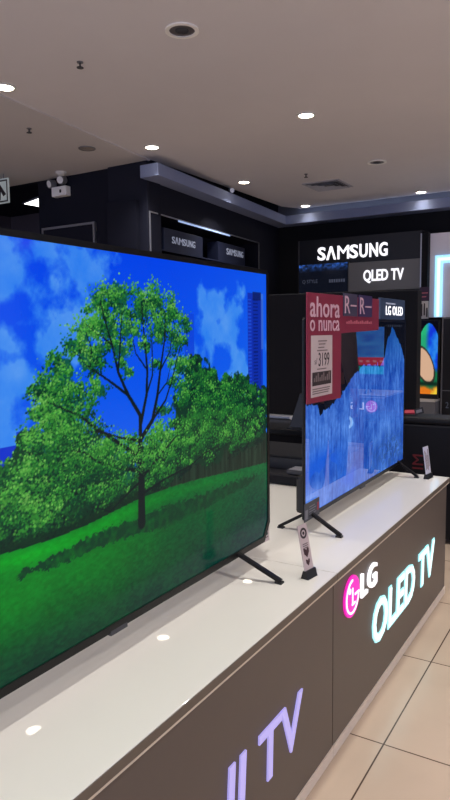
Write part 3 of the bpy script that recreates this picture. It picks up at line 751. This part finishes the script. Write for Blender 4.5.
# padded bench with red letters
t = thing('padded_bench', (-.9, 4.11, 0), 'black padded bench with red letters beyond the counter end', 'bench')
part('body', MB().wbox(-1.35, -.45, 4.0, 4.22, .03, .73), M['leather'], t, .012)
part('cushion', MB().wbox(-1.35, -.45, 4.0, 4.22, .73, .772), M['leather'], t, .016)
l = MB(); Fr = Tilt((-1.02, 3.998, .452), (0, 0, 1), (-1, 0, 0), (0, -1, 0))
add_text(l, 'IM', Fr, .0, .09, .0, .065, .001, .003, .0)
part('lettering', l, M['redletter'], t, label='dark red letters')
for x in (-1.3, -.5):
    for y in (4.04, 4.18): part('foot', MB().tube([(x, y, 0), (x, y, .035)], .025, 12), M['black'], t)
t = thing('product_tag', (-1.1, 4.1, .772), 'small red strap with black tag lying on the padded bench', 'tag')
part('strap', MB().box(Tilt((-1.2, 4.06, .775), (1, .1, .05), (-.1, 1, .3), (0, -.3, 1)), 0, .12, 0, .05, 0, .012), M['redtag'], t, .003)
q = Tilt((-1.085, 4.05, .777), (1, .1, .35), (-.3, .2, 1), (0, -1, .2))
part('tag', MB().box(q, 0, .055, 0, .038, 0, .008), M['black'], t); part('label', MB().box(q, .01, .045, .01, .028, .008, .0095), M['grey'], t)

# ================================================================ DISPLAY COUNTERS
HP = 0.588
def podium(F, s0, s1, depth, label, n_edge=.012, loc=None):
    t = thing('display_counter', tuple(F((s0 + s1) / 2, 0, -depth / 2)), label, 'counter', 'lettered display counters')
    part('top', MB().box(F, s0, s1, HP - .022, HP, -depth, n_edge), M['white_lam'], t, .0015)
    part('edge_shade_band', MB().box(F, s0, s1, HP - .021, HP - .002, n_edge, n_edge + .002), M['lam_edge_shade'], t)  # shade on the slab's front edge, put into a dark band
    part('lip', MB().box(F, s0, s1, HP - .0275, HP - .0225, -.01, .013), M['lip'], t)
    part('front_panel', MB().box(F, s0 + .0015, s1 - .0015, .036, HP - .028, -.02, 0), M['taupe'], t)
    part('kick_board', MB().box(F, s0, s1, 0, .036, -.03, .004), M['kick'], t)
    part('back_panel', MB().box(F, s0 + .002, s1 - .002, 0, HP - .024, -depth + .01, -depth + .03), M['taupe'], t)
    for a in (s0 + .003, s1 - .023): part('side_panel', MB().box(F, a, a + .02, .0, HP - .024, -depth + .03, -.03), M['taupe'], t)
    return t
def logo_letters(F, s, z, t, sq=1.0):
    """magenta face emblem and two letters; s, z = emblem centre, radius .066"""
    r = .067
    part('emblem', MB().disc(F, s, z, r, .0, .006, 48), M['magenta'], t, label='glowing magenta round emblem')
    e = MB(); R = r * .80
    arc = [(s + R * math.cos(a), z + R * math.sin(a)) for a in [math.radians(90 + k * 270 / 40) for k in range(41)]]
    e.stroke(F, arc, r * .095, .006, .008); e.stroke(F, [(s + R + r * .08, z), (s + r * .30, z)], r * .095, .006, .008)
    e.stroke(F, [(s, z + R * .52), (s, z - R * .5)], r * .095, .006, .008); e.stroke(F, [(s - r * .08, z - R * .5), (s + r * .36, z - R * .5)], r * .095, .006, .008)
    e.disc(F, s - r * .38, z + r * .36, r * .14, .006, .008, 16)
    part('emblem_mark', e, M['sign_white'], t, label='white lines of the emblem')
    text('lettering', 'LG', F, s + .087, s + .243, z - .040, z + .043, M['sign_white'], t, .0, .008, .008, space=1.03)
XF = -.711
FP = FX.moved(n=XF)
p1 = podium(FP, -.45, 1.772, 1.30, 'long white topped counter with taupe front, under the green tree television')
text('lettering', 'NanoCell', FP, .36, 1.222, .193, .342, M['lav'], p1, .0, .005, .012, .09, label='lavender lettering')
text('lettering', 'TV', FP, 1.292, 1.540, .193, .336, M['lav'], p1, .0, .005, .012, .05, label='lavender lettering')
p2 = podium(FP, 1.774, 3.240, 1.30, 'white topped counter with glowing magenta emblem, under the waterfall television')
logo_letters(FP, 1.922, .461, p2)
for nm, m, bo, n1 in (('lettering_outline', 'cyan', .028, .004), ('lettering', 'cyan_core', .0, .007)):
    k = .0 if bo > .02 else .008
    text(nm, 'OLED TV', FP, 2.128 + k, 2.995 - k, .187 + k, .352 - k, M[m], p2, .0 if not k else .004, n1, bo, .06)

# ================================================================ TELEVISIONS
def television(F, s0, s1, z0, z1, img, sm, label, base, legs, chamf=.0, thick=.028, inset=.05, bez=.013, bez_b=.018, bulge=(0.05, .55, .055), name='television'):
    """F.n = 0 is the glass plane"""
    t = thing(name, tuple(F((s0 + s1) / 2, base, -.02)), label, 'television')
    c = .008
    poly = [(s0 + c, z0), (s1 - max(c, chamf), z0), (s1, z0 + max(c, chamf * 1.5)), (s1, z1 - c), (s1 - c, z1), (s0 + c, z1), (s0, z1 - c), (s0, z0 + c)]
    part('back_cover', MB().prism(F, poly, -thick, -.002), M['black'], t, .003)
    h = z1 - z0; w = s1 - s0
    part('rear_housing', MB().box(F, s0 + w * inset, s1 - w * inset, z0 + bulge[2], z0 + h * bulge[1], -thick - bulge[0], -thick + .001), M['black'], t, .012)
    ip = poly
    b = MB()
    b.box(F, s0 + c, s1 - c, z1 - bez, z1, -.003, .003); b.box(F, s0 + c, s1 - max(c, chamf), z0, z0 + bez_b, -.003, .003)
    b.box(F, s0, s0 + bez, z0 + c, z1 - c, -.003, .003); b.box(F, s1 - bez, s1, z0 + max(c, chamf * 1.5), z1 - c, -.003, .003)
    if chamf: b.prism(F, [(s1 - chamf - .005, z0), (s1 - chamf, z0), (s1, z0 + chamf * 1.5), (s1, z0 + chamf * 1.5 + .01), (s1 - bez, z0 + chamf * 1.5 + .01), (s1 - chamf - .005, z0 + bez_b)], -.003, .0031)
    part('bezel', b, M['gloss'], t)
    picture('screen', F, s0 + bez * .9, s1 - bez * .9, z0 + bez_b * .9, z1 - bez * .9, .0005, img, sm, t)
    cs = (s0 + s1) / 2
    part('logo_tab', MB().box(F, cs - .028, cs + .028, z0 - .007, z0 + .004, -.006, .004), M['dgrey'], t, .001)
    for s, ds, nf, nb in legs:
        l = MB()
        apex = F(s, z0 + .02, -thick * .7)
        l.bar(apex, F(s + ds, base + .006, nf), .017, .011); l.bar(apex, F(s + ds, base + .006, nb), .017, .011)
        l.box(F, s - .02, s + .02, z0 + .002, z0 + .05, -thick - .02, -thick - .0005)
        L = part('leg', l, M['legm'], t, .002)
        part('rubber_foot', MB().box(F, s + ds - .009, s + ds + .009, base, base + .006, nf - .018, nf + .004), M['black'], L)
        part('rubber_foot', MB().box(F, s + ds - .009, s + ds + .009, base, base + .006, nb - .004, nb + .018), M['black'], L)
    return t
FT1 = FX.moved(n=-.933)
S1 = screen_mat('screen_tree', 1.0, .10, .12)
tv1 = television(FT1, .335, 1.787, .653, 1.490, tree_picture(), S1, 'largest television in front, showing a green tree on a lawn', HP,
                 [(1.588, .03, .127, -.17), (.50, -.03, .13, -.17)], chamf=.036)
FT2 = FX.moved(n=-.928)
S2 = screen_mat('screen_ice', 1.0, .008, .8)
tv2 = television(FT2, 2.038, 3.242, .644, 1.352, ice_picture(), S2, 'second television showing a blue waterfall of ice, on thin splayed legs', HP,
                 [(2.098, 0, .115, -.125), (3.150, 0, .10, -.125)], bez=.009, bez_b=.015, bulge=(.032, .22, .02), thick=.008, inset=.012)
# white paper label behind the lower corner of the first television
t = thing('energy_label', (-.9645, 1.79, .628), 'small white printed label behind the lower right corner of the tree television', 'label')
part('paper', MB().box(FX, 1.75, 1.846, .628, .70, -.9655, -.9635), M['paper'], t)
b = MB()
for k in range(5): b.box(FX, 1.80, 1.838, .640 + k * .011, .643 + k * .011, -.9635, -.963)
part('print', b, M['ink_grey'], t)
# specification card at the lower left corner of the second television
t = thing('specification_card', (-.918, 2.09, .652), 'dark specification card on the lower left corner of the waterfall television', 'card')
part('card', MB().box(FX, 2.03, 2.16, .642, .706, -.9235, -.921), M['dgrey'], t)
b = MB()
for k in range(4): b.box(FX, 2.07, 2.13 - .012 * (k % 2), .66 + k * .009, .663 + k * .009, -.921, -.9205)
part('print', b, M['grey'], t); part('side_patch', MB().box(FX, 2.036, 2.058, .65, .683, -.921, -.9205), M['grey'], t)
part('red_mark', MB().box(FX, 2.14, 2.152, .662, .69, -.921, -.9205), M['redtag'], t, label='small red mark')

# red offer card hung on the second television
XC = -.915
class CardFrame(Frame):
    K = .984                      # true size of the printed card against its drawn sizes
    def __call__(self, s, z, n=0.0): return self.o + self.s * (s * self.K) + self.u * (1.304 + (z - 1.304) * self.K) + self.n * n
FC = CardFrame((XC, 0, 0), (0, 1, 0), (1, 0, 0))
t = thing('offer_card', (XC, 2.45, 1.05), 'red L shaped offer card with pale lettering on the waterfall television', 'card')
part('card', MB().prism(FC, [(2.069, 1.052), (2.388, 1.046), (2.388, 1.296), (2.837, 1.307), (2.837, 1.442), (2.069, 1.438)], -.004, 0), M['red_card'], t, .001)
text('headline', 'ahora', FC, 2.094, 2.370, 1.354, 1.427, M['pink_ink'], t, 0, .001, .012, space=1.02)
text('headline', 'o nunca', FC, 2.094, 2.368, 1.305, 1.345, M['pink_ink'], t, 0, .001, .008, space=1.03)
b = MB()
for k in range(14): b.box(FC, 2.44 + k * .022, 2.455 + k * .022, 1.333, 1.341 + .003 * (k % 3), 0, .001)
part('small_print', b, M['pinkred_ink'], t)
part('hook', MB().box(FX, 2.2, 2.23, 1.35, 1.36, -.9249, -.919), M['black'], t)
t = thing('price_sheet', (XC, 2.2, 1.07), 'white price sheet reading 3199 on the red offer card', 'label')
part('sheet', MB().box(FC, 2.099, 2.292, 1.072, 1.29, .001, .0025), M['paper'], t)
text('price', '3199', FC, 2.163, 2.262, 1.18, 1.228, M['ink'], t, .0025, .0032, .0)
text('price', 's/', FC, 2.128, 2.150, 1.188, 1.21, M['ink_grey'], t, .0025, .0032)
b = MB()
for s0, s1, z in ((2.16, 2.24, 1.268), (2.165, 2.225, 1.257), (2.16, 2.215, 1.245), (2.15, 2.245, 1.234), (2.15, 2.235, 1.168), (2.11, 2.27, 1.098), (2.11, 2.265, 1.09), (2.11, 2.255, 1.082)): b.box(FC, s0, s1, z, z + .004, .0025, .003)
part('print', b, M['ink_grey'], t)
part('dark_block', MB().box(FC, 2.108, 2.28, 1.112, 1.160, .0025, .003), M['ink'], t)
b = MB()
for k in range(9): b.box(FC, 2.12 + k * .017, 2.13 + k * .017, 1.126, 1.14 + .008 * (k % 3), .003, .0034)
part('block_print', b, M['ink_grey'], t)
for a0, a1, mm, lab in ((2.402, 2.553, 'rcard', 'grey square card with a large pale R, left one on the red offer card'), (2.572, 2.735, 'rcard2', 'violet grey square card with a large pale R, right one on the red offer card')):
    t = thing('brand_card', (XC, (a0 + a1) / 2, 1.36), lab, 'card', 'letter cards on the red offer card')
    part('card', MB().box(FC, a0, a1, 1.362, 1.450, .001, .004), M[mm], t)
    text('letter', 'R', FC, a0 + .012, a0 + .068, 1.373, 1.440, M['pink_ink'], t, .004, .005)
    part('dash', MB().box(FC, a0 + .075, a1 - .012, 1.401, 1.407, .004, .005), M['pink_ink'], t)
# navy topper
t = thing('topper_sign', (-.93, 3.04, 1.353), 'small navy sign with glowing white letters on top of the waterfall television', 'sign')
FTp = FX.moved(n=-.928)
part('plate', MB().box(FTp, 2.853, 3.232, 1.354, 1.450, -.012, 0), M['topper'], t, .002)
text('lettering', 'LG OLED', FTp, 2.93, 3.19, 1.375, 1.417, M['sign_white'], t, 0, .002, .004, space=1.1)
part('small_print', MB().box(FTp, 2.93, 3.07, 1.424, 1.431, 0, .002), M['sign_dim'], t)

# price cards in little black stands
def price_stand(x, y, w, h, lean, side, label, style):
    t = thing('price_card_stand', (x, y, HP), label, 'price card', 'standing price cards on the counters')
    s = Vector((.15, 1, 0)).normalized(); n = Vector((1, -.15, 0)).normalized()
    up = (Vector((0, 0, 1)) - n * lean + s * side).normalized()
    nn = s.cross(up).normalized()
    Fc = Tilt((x, y, HP + .012), s, up, nn)
    st = MB(); F0 = Frame((x, y, HP), s, n)
    st.prism(Tilt((x, y, HP), n, (0, 0, 1), -s), [(-.014, 0), (.012, 0), (.01, .006), (.005, .024), (-.007, .024)], -w / 2 - .003, w / 2 + .003)
    part('stand', st, M['black'], t, .001)
    part('card', MB().box(Fc, -w / 2, w / 2, .004, h, -.0015, .0015), M['paper'] if style == 0 else M['pcard'], t, .0005)
    if style == 0:
        part('round_mark', MB().ring(Fc, 0, h - .026, .010, .0165, .0015, .002, 32, 1.0).disc(Fc, 0, h - .026, .005, .0015, .002), M['ink'], t)
        b = MB()
        for k in range(3): b.box(Fc, -w * .28, w * .28, h - .060 - k * .006, h - .057 - k * .006, .0015, .002)
        part('print', b, M['ink_grey'], t)
        b = MB()
        for zc, r in ((h - .085, .014), (h - .115, .010)):
            b.prism(Fc, [(-r, zc + r), (-r * .2, zc + r * .8), (0, zc + r * .4), (r * .4, zc + r), (r, zc + r * .8), (r * .9, zc), (0, zc - r * 1.1), (-r * .9, zc - r * .2)], .0015, .002)
        part('shield_print', b, M['ink_plum'], t)
    else:
        b = MB()
        for k, (a, c) in enumerate(((.05, .9), (.1, .82), (.02, .7), (.2, .95))): b.box(Fc, -w * .36 + k * w * .2, -w * .26 + k * w * .2, h * .18 + a * h * .7, h * .15 + c * h * .8, .0015, .002)
        part('print', b, M['ink_grey'], t)
M['pcard'] = mat('pale_blue_card', rgb(205, 205, 220), 0.6, noise=0.03)
price_stand(-.757, 1.704, .046, .150, .10, -.14, 'white standing price card with dark round mark, between the two televisions', 0)
price_stand(-.782, 3.172, .058, .150, .05, -.20, 'pale standing price card with sideways print at the counter end', 1)

# ================================================================ SEEN ONLY AS REFLECTIONS IN THE WATERFALL SCREEN
FR = Frame((0, 7.05, 0), (1, 0, 0), (0, -1, 0))
p3 = podium(FR, .375, 1.90, .7, 'white topped counter across the aisle whose emblem is mirrored in the waterfall screen')
logo_letters(FR, .527, .461, p3)
for nm, m, bo, n1, k in (('lettering_outline', 'cyan', .028, .004, 0), ('lettering', 'cyan_core', .0, .007, .008)):
    text(nm, 'OLED TV', FR, .733 + k, 1.60 - k, .187 + k, .352 - k, M[m], p3, .0 if not k else .004, n1, bo, .06)
SB = screen_mat('screen_bands', 1.5, .1)
television(Frame((0, 7.29, 0), (1, 0, 0), (0, -1, 0)), .455, 1.695, .66, 1.36, bands_picture(), SB, 'television with blue, red and teal bands across the aisle, mirrored in the waterfall screen', HP, [(.65, 0, .1, -.1), (1.5, 0, .1, -.1)])

def skin_mesh(name, joints, edges, m, parent, root=0, sub=2):
    me = bpy.data.meshes.new(name); me.from_pydata([j[0] for j in joints], edges, [])
    o = bpy.data.objects.new(name, me); C.objects.link(o)
    md = o.modifiers.new('skin', 'SKIN')
    for i, j in enumerate(joints):
        r = j[1] if isinstance(j[1], tuple) else (j[1], j[1])
        me.skin_vertices[0].data[i].radius = r
        me.skin_vertices[0].data[i].use_root = (i == root)
    sd = o.modifiers.new('sub', 'SUBSURF'); sd.levels = sub; sd.render_levels = sub
    dg = bpy.context.evaluated_depsgraph_get(); dg.update()
    nm = bpy.data.meshes.new_from_object(o.evaluated_get(dg)); nm.name = name
    C.objects.unlink(o); bpy.data.objects.remove(o); bpy.data.meshes.remove(me)
    ob = bpy.data.objects.new(name, nm); C.objects.link(ob); nm.materials.clear(); nm.materials.append(m); ob.parent = parent
    nm.polygons.foreach_set('use_smooth', [True] * len(nm.polygons))
    return ob
pz = thing('person', (.02, 4.55, 0), 'person in a brown jacket standing in the aisle, mirrored in the waterfall screen', 'person')
pz.rotation_euler = (0, 0, math.radians(200))
# facing -y in its own frame, arms hanging, hands slightly curled
J = [((0, 0, .92), (.125, .095)), ((0, -.005, 1.12), (.115, .085)), ((0, 0, 1.32), (.135, .09)), ((0, .01, 1.44), (.06, .055)), ((0, 0, 1.50), .05), ((0, -.01, 1.585), (.072, .088)), ((0, -.005, 1.66), (.06, .075))]
E = [(0, 1), (1, 2), (2, 3), (3, 4), (4, 5), (5, 6)]
for sx in (-1, 1):
    k = len(J)
    J += [((sx * .17, .01, 1.37), .062), ((sx * .215, .02, 1.10), .043), ((sx * .225, -.04, .86), .032), ((sx * .225, -.05, .80), (.022, .034)), ((sx * .222, -.055, .755), (.02, .034))]
    E += [(2, k), (k, k + 1), (k + 1, k + 2), (k + 2, k + 3), (k + 3, k + 4)]
    for q, (dy, ln) in enumerate(((-.028, .062), (-.010, .07), (.008, .066), (.025, .054))):
        f = len(J)
        J += [((sx * .222, -.058 + dy, .74), .009), ((sx * .215, -.064 + dy, .74 - ln * .6), .0085), ((sx * .203, -.06 + dy, .74 - ln), .007)]
        E += [(k + 4, f), (f, f + 1), (f + 1, f + 2)]
    f = len(J); J += [((sx * .212, -.09, .785), .011), ((sx * .2, -.108, .75), .009)]; E += [(k + 3, f), (f, f + 1)]
    k = len(J)
    J += [((sx * .09, 0, .84), .09), ((sx * .10, -.01, .48), .056), ((sx * .105, .015, .09), .038), ((sx * .11, -.10, .035), (.042, .03))]
    E += [(0, k), (k, k + 1), (k + 1, k + 2), (k + 2, k + 3)]
skin_mesh('body', J, E, M['skin'], pz)
J = [((0, 0, .90), (.155, .12)), ((0, -.005, 1.12), (.15, .115)), ((0, 0, 1.31), (.165, .12)), ((0, .02, 1.43), (.085, .08)), ((0, .04, 1.47), (.08, .06))]
E = [(0, 1), (1, 2), (2, 3), (3, 4)]
for sx in (-1, 1):
    k = len(J); J += [((sx * .175, .01, 1.37), .085), ((sx * .22, .02, 1.10), .064), ((sx * .23, -.035, .88), .05)]; E += [(2, k), (k, k + 1), (k + 1, k + 2)]
skin_mesh('jacket', J, E, M['jacket'], pz)
J = [((0, 0, .95), (.14, .11))]; E = []
for sx in (-1, 1):
    k = len(J); J += [((sx * .09, 0, .84), .105), ((sx * .10, -.01, .48), .075), ((sx * .105, .01, .08), .062)]; E += [(0, k), (k, k + 1), (k + 1, k + 2)]
skin_mesh('trousers', J, E, M['denim'], pz)
for sx in (-1, 1):
    skin_mesh('shoe', [((sx * .105, .05, .05), (.045, .045)), ((sx * .107, -.03, .045), (.05, .04)), ((sx * .112, -.15, .035), (.045, .03))], [(0, 1), (1, 2)], M['black'], pz)
skin_mesh('hair', [((0, .03, 1.56), (.072, .07)), ((0, .015, 1.64), (.08, .085)), ((0, -.02, 1.68), (.07, .07))], [(0, 1), (1, 2)], M['hair'], pz)
Fh = Frame((0, -.075, 1.585), (1, 0, 0), (0, -1, 0))
def local(name, mb, m):
    me = bpy.data.meshes.new(name); me.from_pydata([tuple(v) for v in mb.v], [], mb.f); o = bpy.data.objects.new(name, me); C.objects.link(o); me.materials.append(m); o.parent = pz
for sx in (-1, 1): local('eye', MB().dome(Fh, sx * .03, .015, .011, .008, .008, 12, 4), M['white'])
local('nose', MB().prism(Fh, [(-.014, -.022), (.014, -.022), (.005, .015), (-.005, .015)], .0, .03), M['skin'])
local('mouth', MB().box(Fh, -.024, .024, -.05, -.043, .0, .014), M['redletter'])
# ceiling strip lights across the shop, mirrored in the first screen
for k, (x, y) in enumerate(((8.6, 9.0), (8.9, 9.5))):
    o = part('strip_light', MB().wbox(x - .9, x + .9, y - .03, y + .03, ZC - .05, ZC), M['tube'])
    tag(o, 'slim ceiling strip light across the shop, %s, mirrored in the tree screen' % ('nearer one' if k == 0 else 'further one'), 'ceiling light', 'strip lights across the shop')

# ================================================================ LIGHT, CAMERA
w = bpy.data.worlds.new('World'); sc.world = w; w.use_nodes = True
bg = w.node_tree.nodes['Background']; bg.inputs[0].default_value = (.48, .55, .82, 1); bg.inputs[1].default_value = 1.45
# added blue white fill, unseen on the ledge, to brighten the recess above
for loc, L_, rz in (((-4.70, 7.9, 3.085), 2.2, math.radians(94.7)), ((-.9, 9.42, 3.085), 7.0, 0)):
    cv = bpy.data.lights.new('recess_fill_lamp', 'AREA'); cv.shape = 'RECTANGLE'; cv.size = L_; cv.size_y = .05; cv.energy = .45 * L_; cv.color = (.55, .68, 1)
    o = bpy.data.objects.new('recess_fill_lamp', cv); C.objects.link(o); o.location = loc; o.rotation_euler = (math.radians(180), 0, rz)

f_px, yaw, pitch, roll = 652.338, 0.54804544, 0.10300155, 0.01213454
cy, sy = math.cos(yaw), math.sin(yaw)
fw = Vector((-sy * math.cos(pitch), cy * math.cos(pitch), -math.sin(pitch)))
r0 = Vector((cy, sy, 0)); d0_ = fw.cross(r0)
rr = r0 * math.cos(roll) + d0_ * math.sin(roll); dd = d0_ * math.cos(roll) - r0 * math.sin(roll)
cam = bpy.data.cameras.new('camera'); co = bpy.data.objects.new('camera', cam); C.objects.link(co)
mx = Matrix((rr, -dd, -fw)).transposed().to_4x4(); mx.translation = Vector((0, 0, 1.304))
co.matrix_world = mx
cam.sensor_fit = 'VERTICAL'; cam.sensor_height = 36.0; cam.lens = f_px / 800 * 36.0
cam.clip_start = 0.05
sc.camera = co
vs = sc.view_settings
vs.view_transform = 'Standard'; vs.look = 'None'; vs.gamma = 1.0; vs.use_curve_mapping = False; vs.exposure = 0.0
